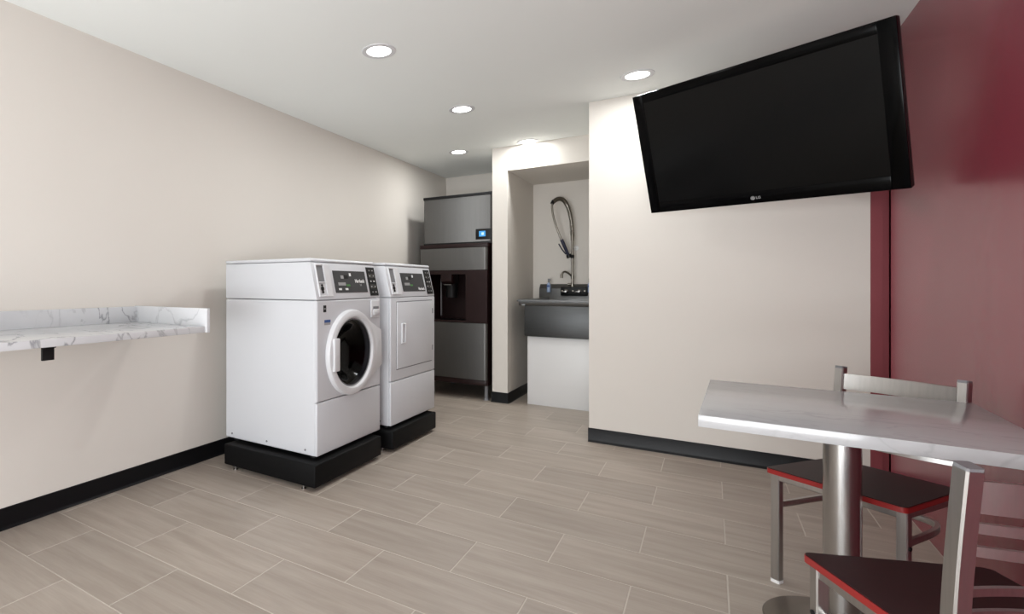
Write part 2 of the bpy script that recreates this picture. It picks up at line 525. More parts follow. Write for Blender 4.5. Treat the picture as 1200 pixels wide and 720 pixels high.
for k in range(-9, 18):
    ya, yb = 1.0900 + TW * (k - 1), 1.0900 + TW * k
    ya, yb = max(ya, REAR), min(yb, YB)
    if yb - ya < 0.03:
        continue
    off = (-0.82 if k % 2 == 0 else 0.18) * TW
    for n in range(-6, 4):
        xa, xb = off + n * TL, off + (n + 1) * TL
        xa, xb = max(xa, XL + 0.001), min(xb, XR - 0.001)
        if xb - xa < 0.02:
            continue
        y1_ = yb
        if xa > XN and yb > YF:
            y1_ = YF
            if y1_ - ya < 0.02:
                continue
        if ya > YF and xa < XN < xb:
            xb = XN
        if xb - xa < 0.02 or y1_ - ya < 0.02:
            continue
        o = bpy.data.objects.new('tile', tile_mesh(xb - xa - JG, y1_ - ya - JG))
        o.location = ((xa + xb) / 2, (ya + y1_) / 2, 0)
        o.parent = floor
        COL.objects.link(o)

# ------------------------------------------------------------------ recessed ceiling lights
def downlight(x, y, label):
    t = thing('ceiling_downlight', label, 'ceiling light', (x, y, ZC), group='recessed ceiling lights')
    b = bm_new()
    lathe(b, [(0.098, 0.0), (0.096, -0.004), (0.078, -0.006), (0.070, -0.004), (0.068, 0.0)], 40)
    obj('trim_ring', b, ENAMEL2, t)
    b = bm_new()
    lathe(b, [(0.069, -0.0015), (0.060, -0.003), (0.0, -0.005)], 40)
    obj('lens', b, LED, t)
    l = area('downlight_lamp', (0, 0, -0.012), (0, 0, 0), 0.13, 0, DOWNLIGHT_W, (0.97, 0.99, 0.985), 'DISK', 180)
    l.parent = t
for x, y, lab in ((-1.563, 2.635, 'round recessed ceiling light, largest in view, above the washers'),
                  (-0.383, 3.885, 'round recessed ceiling light beside the upper left corner of the television'),
                  (-1.56, 3.87, 'round recessed ceiling light in the middle of the ceiling, third largest'),
                  (-1.403, 5.10, 'round recessed ceiling light in front of the niche header'),
                  (-2.088, 5.10, 'round recessed ceiling light in front of the ice machine')):
    downlight(x, y, lab)

# ------------------------------------------------------------------ laundry machines
def machine_plinth(label, x0, x1, y0, y1, group):
    t = thing('machine_plinth', label, 'plinth', ((x0 + x1) / 2, (y0 + y1) / 2, 0), group=group)
    hx, hy = (x1 - x0) / 2, (y1 - y0) / 2
    pbox('plinth_box', BLACKP, t, -hx, hx, -hy, hy, 0.022, 0.150, bev=0.008, seg=3)
    for sx in (-1, 1):
        for sy in (-1, 1):
            b = bm_new()
            px, py = sx * (hx - 0.09), sy * (hy - 0.012)
            cyl(b, (px, py, 0.0), (px, py, 0.006), 0.013, 14)
            cyl(b, (px, py, 0.006), (px, py, 0.024), 0.006, 10)
            obj('levelling_foot', b, STEEL, t)
    return t

def laundry_machine(name, label, cat, xf, y0, W, door):
    D = 0.745
    t = thing(name, label, cat, (xf, y0, 0))
    zb, zs, zm, zt = 0.170, 0.478, 1.067, 1.310
    bm = bm_new(); box(bm, -D, -0.016, 0.0, W, zb, zm - 0.003, bev=0.010, seg=3)
    if door == 'round':                                  # open behind the front panel for the drum
        bm.normal_update()
        bmesh.ops.delete(bm, geom=[f for f in bm.faces if f.normal.x > 0.98], context='FACES')
    body = obj('cabinet', bm, ENAMEL, t)
    for i in range(3):                                   # base screws on the side
        b = bm_new(); yy = -0.0
        cyl(b, (-D + 0.06 + i * 0.30, 0.002, zb + 0.03), (-D + 0.06 + i * 0.30, -0.004, zb + 0.03), 0.006, 10)
        obj('screw', b, GREY, body)
    for yy in (0.05, W - 0.05):
        for xx in (-0.06, -D + 0.06):
            b = bm_new(); cyl(b, (xx, yy, 0.150), (xx, yy, zb + 0.004), 0.022, 14)
            obj('foot', b, BLACK, t)
    # lower panel
    pbox('lower_panel', ENAMEL, t, -0.020, 0.0, 0.0, W, zb + 0.002, zs - 0.002, bev=0.007, seg=3)
    # front panel
    if door == 'round':
        bm = bm_new()
        cy, cz, n = 0.345, 0.738, 64
        za, zz = zs + 0.002, zm - 0.003
        def ring(x, inset):
            y0_, y1_, z0_, z1_ = inset, W - inset, za + inset, zz - inset
            out = []
            for i in range(n):
                a = 2 * math.pi * i / n
                dy, dz = math.cos(a), math.sin(a)
                k = min(((y1_ - cy) / dy) if dy > 1e-9 else 1e9, ((y0_ - cy) / dy) if dy < -1e-9 else 1e9,
                        ((z1_ - cz) / dz) if dz > 1e-9 else 1e9, ((z0_ - cz) / dz) if dz < -1e-9 else 1e9)
                out.append(Vector((x, cy + dy * k, cz + dz * k)))
            for c_ in ((y0_, z0_), (y1_, z0_), (y1_, z1_), (y0_, z1_)):
                q = min(range(n), key=lambda i: (out[i].y - c_[0]) ** 2 + (out[i].z - c_[1]) ** 2)
                out[q] = Vector((x, c_[0], c_[1]))
            return [bm.verts.new(v) for v in out]
        hole = lambda x: [bm.verts.new((x, cy + 0.206 * math.cos(2 * math.pi * i / n), cz + 0.206 * math.sin(2 * math.pi * i / n))) for i in range(n)]
        loops = [hole(-0.020), hole(0.0), ring(0.0, 0.006), ring(-0.006, 0.0), ring(-0.020, 0.0)]
        fs = []
        for A, B in zip(loops, loops[1:]):
            for i in range(n):
                fs.append(bm.faces.new((A[i], A[(i + 1) % n], B[(i + 1) % n], B[i])))
        bmesh.ops.recalc_face_normals(bm, faces=fs)
        obj('front_panel', bm, ENAMEL, t, 30)
    else:
        pbox('front_panel', ENAMEL, t, -0.020, 0.0, 0.0, W, zs + 0.002, zm - 0.003, bev=0.007, seg=3)
    # sloped control housing
    SL = 0.050
    zc = 1.288
    bm = bm_new()
    prism(bm, [(-D, zm), (0.0, zm), (-SL, zc), (-D, zc)], 'y', 0.0, W, bev=0.006, seg=2)
    ch = obj('control_housing', bm, ENAMEL, t)
    bm = bm_new()
    prism(bm, [(-D - 0.002, zc + 0.002), (-SL + 0.006, zc + 0.002), (-SL - 0.001, zt), (-D - 0.002, zt)], 'y', -0.003, W + 0.003, bev=0.009, seg=3)
    obj('top_cover', bm, ENAMEL, t)
    # frame on the sloped face: local x along width, local y up the slope, local z out
    up = Vector((-SL, 0, zc - zm)).normalized()
    nrm = Vector((zc - zm, 0, SL)).normalized()
    FM = Matrix(((0, up.x, nrm.x, 0.0), (1, up.y, nrm.y, 0.0), (0, up.z, nrm.z, zm), (0, 0, 0, 1)))
    HS = (zc - zm) / up.z
    # coin unit
    coin = bm_new()
    for a in ((0.028, 0.036, 0.018, HS - 0.014), (0.104, 0.160, 0.018, HS - 0.014), (0.036, 0.104, 0.018, 0.026), (0.036, 0.104, HS - 0.022, HS - 0.014), (0.036, 0.112, 0.100, 0.106)):
        box(coin, a[0], a[1], a[2], a[3], -0.002, 0.010, bev=0.002, seg=1, M=FM)
    co = obj('coin_unit', coin, ENAMEL2, t)
    pbox('coin_slide', GREY, co, 0.036, 0.104, 0.106, HS - 0.022, -0.001, 0.002, M=FM)
    lp = pbox('lock_plate', ENAMEL2, co, 0.036, 0.104, 0.026, 0.100, -0.001, 0.0015, M=FM)
    b = bm_new()
    for yy, rr in ((0.066, 0.013), (0.046, 0.008), (0.086, 0.007)):
        lathe(b, [(rr, 0.0), (rr, 0.006), (rr * 0.6, 0.007), (0, 0.006)], 16, FM @ Matrix.Translation((0.068, yy, 0.001)))
    obj('coin_lock', b, BLACK, co)
    # overlay with display, lettering and buttons
    ov0, ov1, oh0, oh1 = 0.200, 0.560, 0.040, 0.178
    ov = pbox('display_overlay', PLATE, t, ov0, ov1, oh0, oh1, 0.0, 0.0025, M=FM)
    for nmx, mt, a in (('display_window', BLACK, (0.315, 0.355, 0.128, 0.152)), ('display_frame', PRINTG, (0.275, 0.305, 0.128, 0.148)),
                       ('indicator_light', PRINT, (0.372, 0.392, 0.145, 0.164)), ('status_print', GREEN, (0.325, 0.365, 0.080, 0.092)),
                       ('status_print', PRINTG, (0.238, 0.318, 0.085, 0.104))):
        pbox(nmx, mt, ov, *a, 0.0025, 0.0034, M=FM)
    if door == 'round':
        for q in (0.235, 0.305):
            pbox('start_button', PRINT, ov, q, q + 0.030, 0.056, 0.068, 0.0025, 0.0036, M=FM)
        text('lettering', 'Huebsch', 0.031, PRINT, ov, FM @ Matrix.Translation((0.483, 0.113, 0.0030)), bold=0.035)
        text('lettering', '2.0', 0.018, PRINTG, ov, FM @ Matrix.Translation((0.488, 0.088, 0.0028)))
    else:
        text('lettering', 'Huebsch', 0.028, PRINT, ov, FM @ Matrix.Translation((0.497, 0.058, 0.0030)), bold=0.035)
    # keypad
    kp = pbox('keypad', BLACK, t, 0.588, 0.690, 0.016, HS - 0.018, 0.0, 0.0028, M=FM)
    for r in range(5):
        yy = 0.026 + r * 0.0365
        pbox('key', GLASSD if r % 2 else BLACK, kp, 0.597, 0.681, yy, yy + 0.030, 0.0028, 0.0045, bev=0.001, seg=1, M=FM)
        for cx_ in (0.618, 0.660):
            pbox('key_symbol', PRINT if r == 2 else PRINTG, kp, cx_ - (0.010 if (r + (cx_ > 0.64)) % 2 else 0.004), cx_ + 0.007, yy + 0.010, yy + 0.018, 0.0045, 0.0050, M=FM)
    YZ = Matrix(((0, 0, 1, 0), (1, 0, 0, 0), (0, 1, 0, 0), (0, 0, 0, 1)))   # local x->y, y->z, z->x
    if door == 'round':
        cy, cz = 0.345, 0.738
        C = YZ @ Matrix.Translation((0, 0, 0))
        P = Matrix.Translation((0, cy, cz)) @ YZ
        d = None
        b = bm_new()
        lathe(b, [(0.264, 0.0), (0.264, 0.010), (0.257, 0.026), (0.238, 0.034), (0.220, 0.031), (0.211, 0.020), (0.208, 0.002)], 72, P)
        d = obj('door', b, ENAMEL2, t)
        b = bm_new()
        lathe(b, [(0.211, 0.016), (0.205, 0.020), (0.200, 0.012)], 64, P)
        obj('gasket', b, GREY, d)
        b = bm_new()
        lathe(b, [(0.206, 0.014), (0.195, 0.017), (0.168, 0.004), (0.140, -0.040), (0.100, -0.062), (0.0, -0.072)], 64, P)
        obj('door_glass', b, TINT, d)
        b = bm_new()
        lathe(b, [(0.200, -0.022), (0.205, -0.060), (0.235, -0.075), (0.240, -0.36), (0.0, -0.38)], 48, P)
        dm = obj('drum', b, DRUM, t)
        for k in range(3):
            a = R(40 + 120 * k)
            b = bm_new()
            c_, s_ = math.cos(a), math.sin(a)
            tube(b, [P @ Vector((0.225 * c_, 0.225 * s_, -0.085)), P @ Vector((0.215 * c_, 0.215 * s_, -0.20)), P @ Vector((0.225 * c_, 0.225 * s_, -0.35))], 0.030, 0.030, seg=12)
            obj('drum_rib', b, DRUM, dm)
        b = bm_new()
        prism(b, [(cy + 0.14, cz + 0.215), (cy + 0.215, cz + 0.17), (cy + 0.335, cz + 0.115), (cy + 0.345, cz - 0.115), (cy + 0.225, cz - 0.17), (cy + 0.14, cz - 0.215), (cy + 0.20, cz - 0.10), (cy + 0.215, cz), (cy + 0.20, cz + 0.10)], 'x', 0.0, 0.026, bev=0.005)
        obj('hinge_cover', b, ENAMEL2, d)
        pbox('door_handle', ENAMEL2, d, 0.010, 0.046, 0.112, 0.168, 0.645, 0.838, bev=0.006)
        dr = pbox('detergent_drawer', ENAMEL2, t, 0.0, 0.010, 0.575, 0.685, 0.938, 1.052, bev=0.006, seg=3)
        pbox('finger_recess', GREY, dr, 0.008, 0.0112, 0.597, 0.668, 0.982, 1.012, bev=0.002)
        pbox('drawer_lip', ENAMEL2, dr, 0.008, 0.018, 0.597, 0.672, 0.955, 0.994, bev=0.004)
        st = pbox('sticker', BLACK, t, 0.0, 0.0008, 0.060, 0.088, 0.995, 1.035)
        pbox('sticker_print', PRINTG, st, 0.0008, 0.0012, 0.065, 0.083, 1.012, 1.018)
        st = pbox('sticker', PRINTG, t, 0.0, 0.0008, 0.070, 0.130, 0.920, 0.950)
        pbox('sticker_print', BLUEP, st, 0.0008, 0.0012, 0.070, 0.130, 0.934, 0.950)
    else:
        d = pbox('door', ENAMEL, t, -0.004, 0.007, 0.085, 0.655, 0.560, 1.030, bev=0.004, seg=2)
        b = bm_new()
        for a in ((0.083, 0.657, 1.031, 1.037), (0.083, 0.657, 0.553, 0.559), (0.079, 0.083, 0.553, 1.037), (0.657, 0.661, 0.553, 1.037)):
            box(b, -0.001, 0.0006, *a)
        obj('door_gap', b, GREY, d)
        b = bm_new()
        for a in ((0.135, 0.148, 0.735, 0.880), (0.185, 0.198, 0.735, 0.880), (0.148, 0.185, 0.735, 0.745), (0.148, 0.185, 0.870, 0.880)):
            box(b, 0.006, 0.020, *a, bev=0.003, seg=1)
        h = obj('door_handle', b, ENAMEL2, d)
        pbox('handle_recess', ENAMEL, h, 0.006, 0.008, 0.148, 0.185, 0.745, 0.870)
        for zz in (0.66, 0.95):
            b = bm_new(); cyl(b, (0.004, 0.662, zz - 0.02), (0.004, 0.662, zz + 0.02), 0.005, 10)
            obj('door_hinge', b, GREY, d)
    return t
machine_plinth('black plinth under the front-loading washer', -2.52, -1.795, 2.335, 3.058, 'machine plinths')
machine_plinth('black plinth under the dryer with the rectangular door', -2.52, -1.780, 3.190, 3.885, 'machine plinths')
laundry_machine('washing_machine', 'white front-loading washer with round black glass door', 'washer', -1.835, 2.405, 0.705, 'round')
laundry_machine('tumble_dryer', 'white dryer with plain rectangular door beside the washer', 'dryer', -1.812, 3.215, 0.712, 'rect')

# ------------------------------------------------------------------ ice machine
def ice_machine():
    ox, oy = -2.53, 5.13
    t = thing('ice_machine', 'stainless and dark brown ice machine with blue screen in the corner', 'ice machine', (ox, oy, 0))
    W = 0.722                                              # bin
    D = 0.82
    def bx(name, mat, par, x0, x1, y0, y1, z0, z1, bev=0.0):
        return pbox(name, mat, par, x0, x1, y0, y1, z0, z1, bev=bev)
    for xx in (0.05, W - 0.03):
        for yy in (0.07, D - 0.07):
            b = bm_new(); cyl(b, (xx, yy, 0.0), (xx, yy, 0.022), 0.026, 16, 0.020); cyl(b, (xx, yy, 0.02), (xx, yy, 0.17), 0.018, 16)
            obj('leg', b, GREY, t)
    # bin shell around the dispensing recess
    b = bm_new()
    box(b, 0, W, 0.31, D, 0.15, 1.55)
    box(b, 0, W, 0.03, 0.31, 0.15, 0.775)
    box(b, 0, W, 0.03, 0.31, 1.29, 1.55)
    box(b, 0, 0.10, 0.03, 0.31, 0.775, 1.29)
    box(b, 0.50, W, 0.03, 0.31, 0.775, 1.29)
    obj('bin_body', b, BROWN, t)
    bx('top_cap', BROWN, t, -0.008, W + 0.006, 0.0, D, 1.532, 1.572, 0.005)
    # steel facings, wrapped round the right front edge
    def facing(name, z0, z1):
        b = bm_new()
        pts = [(0.0, 0.03)] + [(0.0, 0.004), (0.004, 0.0)]
        pts += [(W - 0.03 + 0.03 * math.sin(a), 0.03 - 0.03 * math.cos(a)) for a in [R(x) for x in range(0, 91, 15)]]
        pts += [(W, 0.033), (0.0, 0.033)][:1] + [(0.004, 0.033)]
        prism(b, pts, 'z', z0, z1)
        return obj(name, b, STEELH, t)
    facing('upper_facing', 1.305, 1.530)
    facing('lower_facing', 0.205, 0.768)
    bx('kick_strip', BROWN, t, 0.004, W - 0.006, 0.010, 0.05, 0.148, 0.202, 0.006)
    # dispenser fascia with opening
    b = bm_new()
    box(b, 0.0, 0.10, 0.006, 0.031, 0.772, 1.302)
    box(b, 0.50, W, 0.006, 0.031, 0.772, 1.302)
    box(b, 0.10, 0.50, 0.006, 0.031, 1.262, 1.302)
    box(b, 0.10, 0.50, 0.006, 0.031, 0.772, 0.792)
    obj('dispenser_fascia', b, BROWN, t)
    b = bm_new()
    prism(b, [(0.012, 1.28), (0.20, 1.28), (0.20, 1.17), (0.06, 1.16), (0.012, 1.19)], 'x', 0.225, 0.345, bev=0.006)
    ch = obj('ice_chute', b, BROWN, t)
    bx('chute_lip', STEELH, ch, 0.255, 0.335, 0.03, 0.10, 1.150, 1.160, 0.002)
    b = bm_new(); cyl(b, (0.285, 0.16, 1.02), (0.285, 0.16, 1.165), 0.06, 20)
    obj('chute_throat', b, BLACK, ch)
    bx('splash_rail', GREY, t, 0.185, 0.195, 0.10, 0.12, 0.83, 1.22, 0.002)
    b = bm_new()
    box(b, 0.11, 0.49, 0.02, 0.30, 0.776, 0.786)
    tr = obj('drip_tray', b, BLACK, t)
    for k in range(8):
        bx('grille_bar', BLACK, tr, 0.125 + k * 0.045, 0.14 + k * 0.045, 0.03, 0.29, 0.786, 0.791)
    # ice-making head
    hx0, hx1, hy0 = 0.008, 0.752, 0.065
    bx('head_body', BLACK, t, hx0 + 0.004, hx1, hy0 + 0.03, D, 1.573, 2.074, 0.004)
    b = bm_new()
    pts = [(hx0, hy0 + 0.033), (hx0, hy0 + 0.010), (hx0 + 0.010, hy0), (hx1 - 0.024, hy0), (hx1 - 0.012, hy0 + 0.010), (hx1 - 0.012, hy0 + 0.033)]
    prism(b, pts, 'z', 1.592, 2.056)
    obj('head_front', b, STEELH, t)
    bx('head_top', BLACK, t, hx0 - 0.004, hx1 + 0.002, hy0 - 0.006, D, 2.056, 2.086, 0.004)
    bx('head_sill', BLACK, t, hx0 - 0.002, hx1, hy0 - 0.002, hy0 + 0.05, 1.573, 1.592, 0.003)
    pn = bx('control_display', BLACK, t, 0.585, hx1, hy0 - 0.008, hy0 + 0.02, 1.612, 1.718, 0.004)
    bx('touch_screen', SCREEN, pn, 0.622, 0.688, hy0 - 0.0095, hy0 - 0.007, 1.640, 1.695)
    bx('screen_icon', SCREENW, pn, 0.648, 0.672, hy0 - 0.0103, hy0 - 0.009, 1.655, 1.680)
ice_machine()

# ------------------------------------------------------------------ sink niche
def sink_area():
    x0, x1 = -1.470, -0.745
    y0, y1 = 5.215, 6.060
    t = thing('sink_enclosure', 'white floor-standing boxed panel under the steel sink', 'cabinet', (x0 + 0.016, 5.27, 0))
    pbox('front_panel', WHITEP, t, 0.0, 0.70, 0.0, 0.018, 0.004, 0.655, bev=0.002)
    pbox('side_panel', WHITEP, t, 0.0, 0.018, 0.018, 0.78, 0.004, 0.655)
    pbox('side_panel', WHITEP, t, 0.682, 0.70, 0.018, 0.78, 0.004, 0.655)
    pbox('bottom_panel', WHITEP, t, 0.0, 0.70, 0.0, 0.78, 0.0, 0.004)
    t = thing('utility_sink', 'deep dark stainless apron sink in the niche', 'sink', (x0, y0, 0))
    W = x1 - x0; D = y1 - y0
    # basin: hollow box
    b = bm_new()
    th = 0.012
    box(b, 0, W, 0, th, 0.662, 0.955, bev=0.004)
    box(b, 0, th, th, D, 0.662, 0.955)
    box(b, W - th, W, th, D, 0.662, 0.955)
    box(b, th, W - th, D - 0.10, D, 0.662, 0.955)
    box(b, th, W - th, th, D - 0.10, 0.662, 0.675)
    obj('basin', b, SINKM, t)
    # rolled rim
    b = bm_new()
    prism(b, [(0.004, 0.955), (-0.014, 0.975), (-0.016, 0.992), (-0.036, 0.996), (-0.038, 1.012), (-0.030, 1.016), (0.06, 1.010), (0.06, 0.955)], 'x', -0.05, W, bev=0.0)
    box(b, -0.060, 0.045, -0.036, D, 0.992, 1.012, bev=0.004)
    box(b, -0.022, 0.012, -0.010, D, 0.955, 0.992)
    box(b, W - 0.045, W, 0.06, D, 0.955, 1.012)
    obj('rim', b, RIMM, t)
    # splash back with a raked cap
    b = bm_new()
    prism(b, [(D - 0.10, 0.955), (D - 0.07, 1.02), (D - 0.06, 1.115), (D - 0.02, 1.162), (D, 1.162), (D, 0.955)], 'x', -0.060, W, bev=0.003)
    obj('backsplash', b, RIMM, t)
    b = bm_new(); cyl(b, (W / 2, D / 2, 0.675), (W / 2, D / 2, 0.680), 0.045, 24)
    obj('drain', b, CHROME, t)
    # wall-mount spray faucet
    fy = y0 + D - 0.062
    f = thing('pre_rinse_faucet', 'tall spring spray faucet on the sink backsplash', 'faucet', (-1.19, fy, 1.09))
    fb = pbox('valve_body', BLACK, f, -0.112, 0.150, -0.045, -0.002, -0.050, 0.045, bev=0.008)
    for hx in (-0.055, 0.075):
        b = bm_new()
        lathe(b, [(0.020, 0), (0.022, 0.012), (0.012, 0.022), (0.010, 0.032), (0, 0.033)], 20, axisM((hx, -0.044, -0.004), (0, -1, 0)))
        box(b, hx - 0.038, hx + 0.012, -0.082, -0.070, -0.016, -0.002, bev=0.004)
        obj('lever_handle', b, STEEL, f)
    for hx in (-0.095, 0.010, 0.125):
        b = bm_new(); lathe(b, [(0.008, 0), (0.008, 0.005), (0, 0.006)], 12, axisM((hx, -0.044, 0.0), (0, -1, 0)))
        obj('screw', b, CHROME, fb)
    b = bm_new()
    cyl(b, (0, -0.012, 0.045), (0, -0.012, 0.075), 0.020, 18)
    cyl(b, (0, -0.012, 0.075), (0, -0.012, 0.56), 0.011, 14)
    cyl(b, (0, -0.012, 0.53), (0, -0.012, 0.60), 0.017, 16)
    obj('riser', b, CHROME, f)
    # swing spout at the foot of the riser
    b = bm_new()
    cyl(b, (-0.010, -0.012, 0.07), (-0.045, -0.020, 0.068), 0.013, 12)
    cyl(b, (0, -0.012, 0.125), (0, -0.012, 0.160), 0.017, 14)
    tube(b, bez((0, -0.014, 0.148), (-0.03, -0.05, 0.19), (-0.07, -0.09, 0.235), (-0.085, -0.11, 0.165), 14), 0.010, seg=12)
    cyl(b, (-0.085, -0.11, 0.175), (-0.085, -0.112, 0.135), 0.014, 14)
    obj('spout', b, CHROME, f)
    # spring arch, hose and spray valve
    A = Vector((0, -0.012, 0.58))
    arch = bez(A, (-0.005, -0.02, 0.93), (-0.085, -0.09, 1.03), (-0.165, -0.13, 0.935), 60)
    b = bm_new()
    turns, rad = 40, 0.019
    pts = []
    N = turns * 10
    for i in range(N + 1):
        s = i / N * (len(arch) - 1)
        k = min(int(s), len(arch) - 2)
        p = arch[k].lerp(arch[k + 1], s - k)
        tn = (arch[k + 1] - arch[k]).normalized()
        a = Vector((0.55, -0.83, 0)); a = (a - tn * a.dot(tn)).normalized(); c = tn.cross(a)
        ph = 2 * math.pi * turns * i / N
        pts.append(p + (a * math.cos(ph) + c * math.sin(ph)) * rad)
    tube(b, pts, 0.0050, seg=5)
    obj('spring', b, CHROME, f)
    b = bm_new()
    tube(b, arch, 0.0115, seg=10)
    tube(b, bez((-0.165, -0.13, 0.935), (-0.20, -0.145, 0.88), (-0.135, -0.13, 0.66), (-0.085, -0.10, 0.53), 24), 0.010, seg=10)
    obj('hose', b, CHROME, f)
    b = bm_new(); cyl(b, (-0.176, -0.137, 0.915), (-0.160, -0.127, 0.950), 0.019, 14)
    obj('hose_collar', b, BLACK, f)
    b = bm_new(); cyl(b, (-0.088, -0.102, 0.54), (-0.030, -0.06, 0.375), 0.018, 14, 0.015)
    sv = obj('spray_valve', b, NAVY, f)
    b = bm_new(); cyl(b, (-0.030, -0.06, 0.382), (-0.018, -0.052, 0.352), 0.024, 18, 0.030)
    obj('spray_head', b, BLACK, sv)
    b = bm_new(); tube(b, [(-0.112, -0.125, 0.495), (-0.085, -0.11, 0.44), (-0.05, -0.085, 0.385)], 0.006, 0.010, seg=8)
    obj('squeeze_lever', b, NAVY, sv)
    b = bm_new()
    tube(b, [(0.0, -0.012, 0.362), (-0.012, -0.05, 0.362)], 0.008, seg=8)
    cyl(b, (0, -0.012, 0.345), (0, -0.012, 0.38), 0.018, 14)
    obj('hook', b, BLACK, f)
    b = bm_new()
    cyl(b, (0.0, -0.012, 0.455), (0.020, 0.072, 0.455), 0.006, 10)
    lathe(b, [(0.024, 0), (0.026, 0.004), (0.012, 0.009), (0, 0.010)], 20, axisM((0.020, 0.080, 0.455), (0, -1, 0)))
    obj('wall_bracket', b, PRINT, f)
    # bottles fixed at the splash back
    def bottle(label, x):
        q = thing('soap_bottle', label, 'bottle', (x, y0 + D - 0.085, 1.075), group='small soap bottles at the sink')
        b = bm_new()
        lathe(b, [(0, 0), (0.018, 0), (0.020, 0.006), (0.020, 0.085), (0.010, 0.100), (0.010, 0.105)], 18)
        obj('bottle', b, BLUEL, q)
        b = bm_new(); cyl(b, (0, 0, 0.103), (0, 0, 0.120), 0.011, 14); box(b, -0.010, 0.020, -0.006, 0.006, 0.120, 0.146, bev=0.003)
        obj('pump', b, GREY, q)
        pbox('label_band', BLUEP, q, -0.0145, 0.0145, -0.0208, -0.012, 0.055, 0.075)
        pbox('hanger', STEEL, q, -0.010, 0.010, 0.016, 0.0235, 0.02, 0.06)
    bottle('small blue soap bottle left of the faucet on the sink backsplash', -1.425)
    bottle('small blue soap bottle right of the faucet, half hidden by the wall', -1.020)
sink_area()

# ------------------------------------------------------------------ wall shelf
def shelf():
    yf, ye = -0.60, 1.846
    xf = -2.130
    t = thing('wall_shelf', 'white marble wall-mounted shelf with a low backsplash on the left wall', 'shelf', (XL, ye, 0.909))
    L = yf - ye
    d = xf - XL
    pbox('shelf_top', MARBLE, t, 0.0, d, L, 0.0, 0.0, 0.032, bev=0.002)
    pbox('backsplash', MARBLE, t, 0.0, 0.020, L, 0.0, 0.032, 0.121, bev=0.0015)
    pbox('end_splash', MARBLE, t, 0.0, d + 0.012, 0.0, 0.021, 0.0, 0.124, bev=0.0015)
    for yy in (-0.770, -1.75):
        b = bm_new()
        box(b, 0.0, d - 0.02, yy - 0.020, yy + 0.020, -0.006, -0.0004)
        box(b, d - 0.053, d - 0.040, yy - 0.024, yy + 0.024, -0.057, -0.004, bev=0.002)
        obj('bracket', b, BLACK, t)
shelf()

# ------------------------------------------------------------------ television
def television():
    W, Hh, dep = 1.2, 1.2 / 1.62, 0.075
    M = Matrix.Rotation(-0.5291, 4, 'Z') @ Matrix.Rotation(0.2902, 4, 'X') @ Matrix.Rotation(0.0303, 4, 'Y')
    t = thing('television', 'large black flat television tilted down high on the wall', 'television', (0.1663, 3.5701, 1.9544))
    t.rotation_euler = M.to_euler()
    # local: x right, z up, front at y=0 facing -y
    b = bm_new(); box(b, -W / 2, W / 2, 0.004, 0.040, -Hh / 2, Hh / 2, bev=0.010, seg=3)
    box(b, -W / 2 + 0.06, W / 2 - 0.06, 0.040, dep, -Hh / 2 + 0.06, Hh / 2 - 0.06, bev=0.012)
    obj('housing', b, TVC, t)
    sw, sh = W - 0.125, Hh - 0.118
    b = bm_new()
    o, i = (W / 2, Hh / 2), (sw / 2, sh / 2)
    zs = 0.006
    for a in ((-o[0], -i[0], -o[1], o[1]), (i[0], o[0], -o[1], o[1]), (-i[0], i[0], i[1] + zs, o[1]), (-i[0], i[0], -o[1], -i[1] + zs)):
        box(b, a[0], a[1], -0.004, 0.010, a[2], a[3], bev=0.003, seg=2)
    obj('bezel', b, TVB, t)
    pbox('screen', TVS, t, -i[0], i[0], -0.0015, 0.008, -i[1] + zs, i[1] + zs)
    XZ = Matrix(((1, 0, 0, 0), (0, 0, -1, 0), (0, 1, 0, 0), (0, 0, 0, 1)))
    zl = -Hh / 2 + 0.030
    b = bm_new()
    lathe(b, [(0, 0.0008), (0.0105, 0.0008), (0.0105, 0)], 24, Matrix.Translation((-0.016, -0.004, zl)) @ XZ)
    lg = obj('logo_disc', b, PRINTG, t)
    b = bm_new()
    for k in range(20):
        a0, a1 = R(-10 + k * 15), R(-10 + (k + 1) * 15)
        if k == 19:
            continue
        vs_ = [b.verts.new((-0.016 + r * math.cos(a), -0.0050, zl + r * math.sin(a))) for r, a in ((0.0068, a0), (0.0082, a0), (0.0082, a1), (0.0068, a1))]
        b.faces.new(vs_)
    box(b, -0.0168, -0.0152, -0.0052, -0.0048, zl - 0.0035, zl + 0.0035)
    box(b, -0.0168, -0.0125, -0.0052, -0.0048, zl - 0.0035, zl - 0.0022)
    obj('logo_face', b, BLACK, lg)
    text('lettering', 'LG', 0.019, PRINTG, t, Matrix.Translation((0.010, -0.0044, zl)) @ XZ)
    # wall arm behind the set (hidden by it)
    inv = (Matrix.Translation(t.location) @ M).inverted()
    def L(p):
        return inv @ Vector(p)
    pbox('mount_plate', TVC, t, -0.20, 0.20, dep, dep + 0.02, -0.15, 0.15)
    b = bm_new()
    tube(b, [Vector((0, dep + 0.015, 0)), L((0.42, 3.98, 1.93)), L((0.36, YF - 0.01, 1.93))], 0.025, seg=10)
    obj('mount_arm', b, TVC, t)
    b = bm_new(); box(b, 0.28, 0.44, YF - 0.02, YF, 1.80, 2.06, M=inv)
    obj('wall_plate', b, TVC, t)
television()

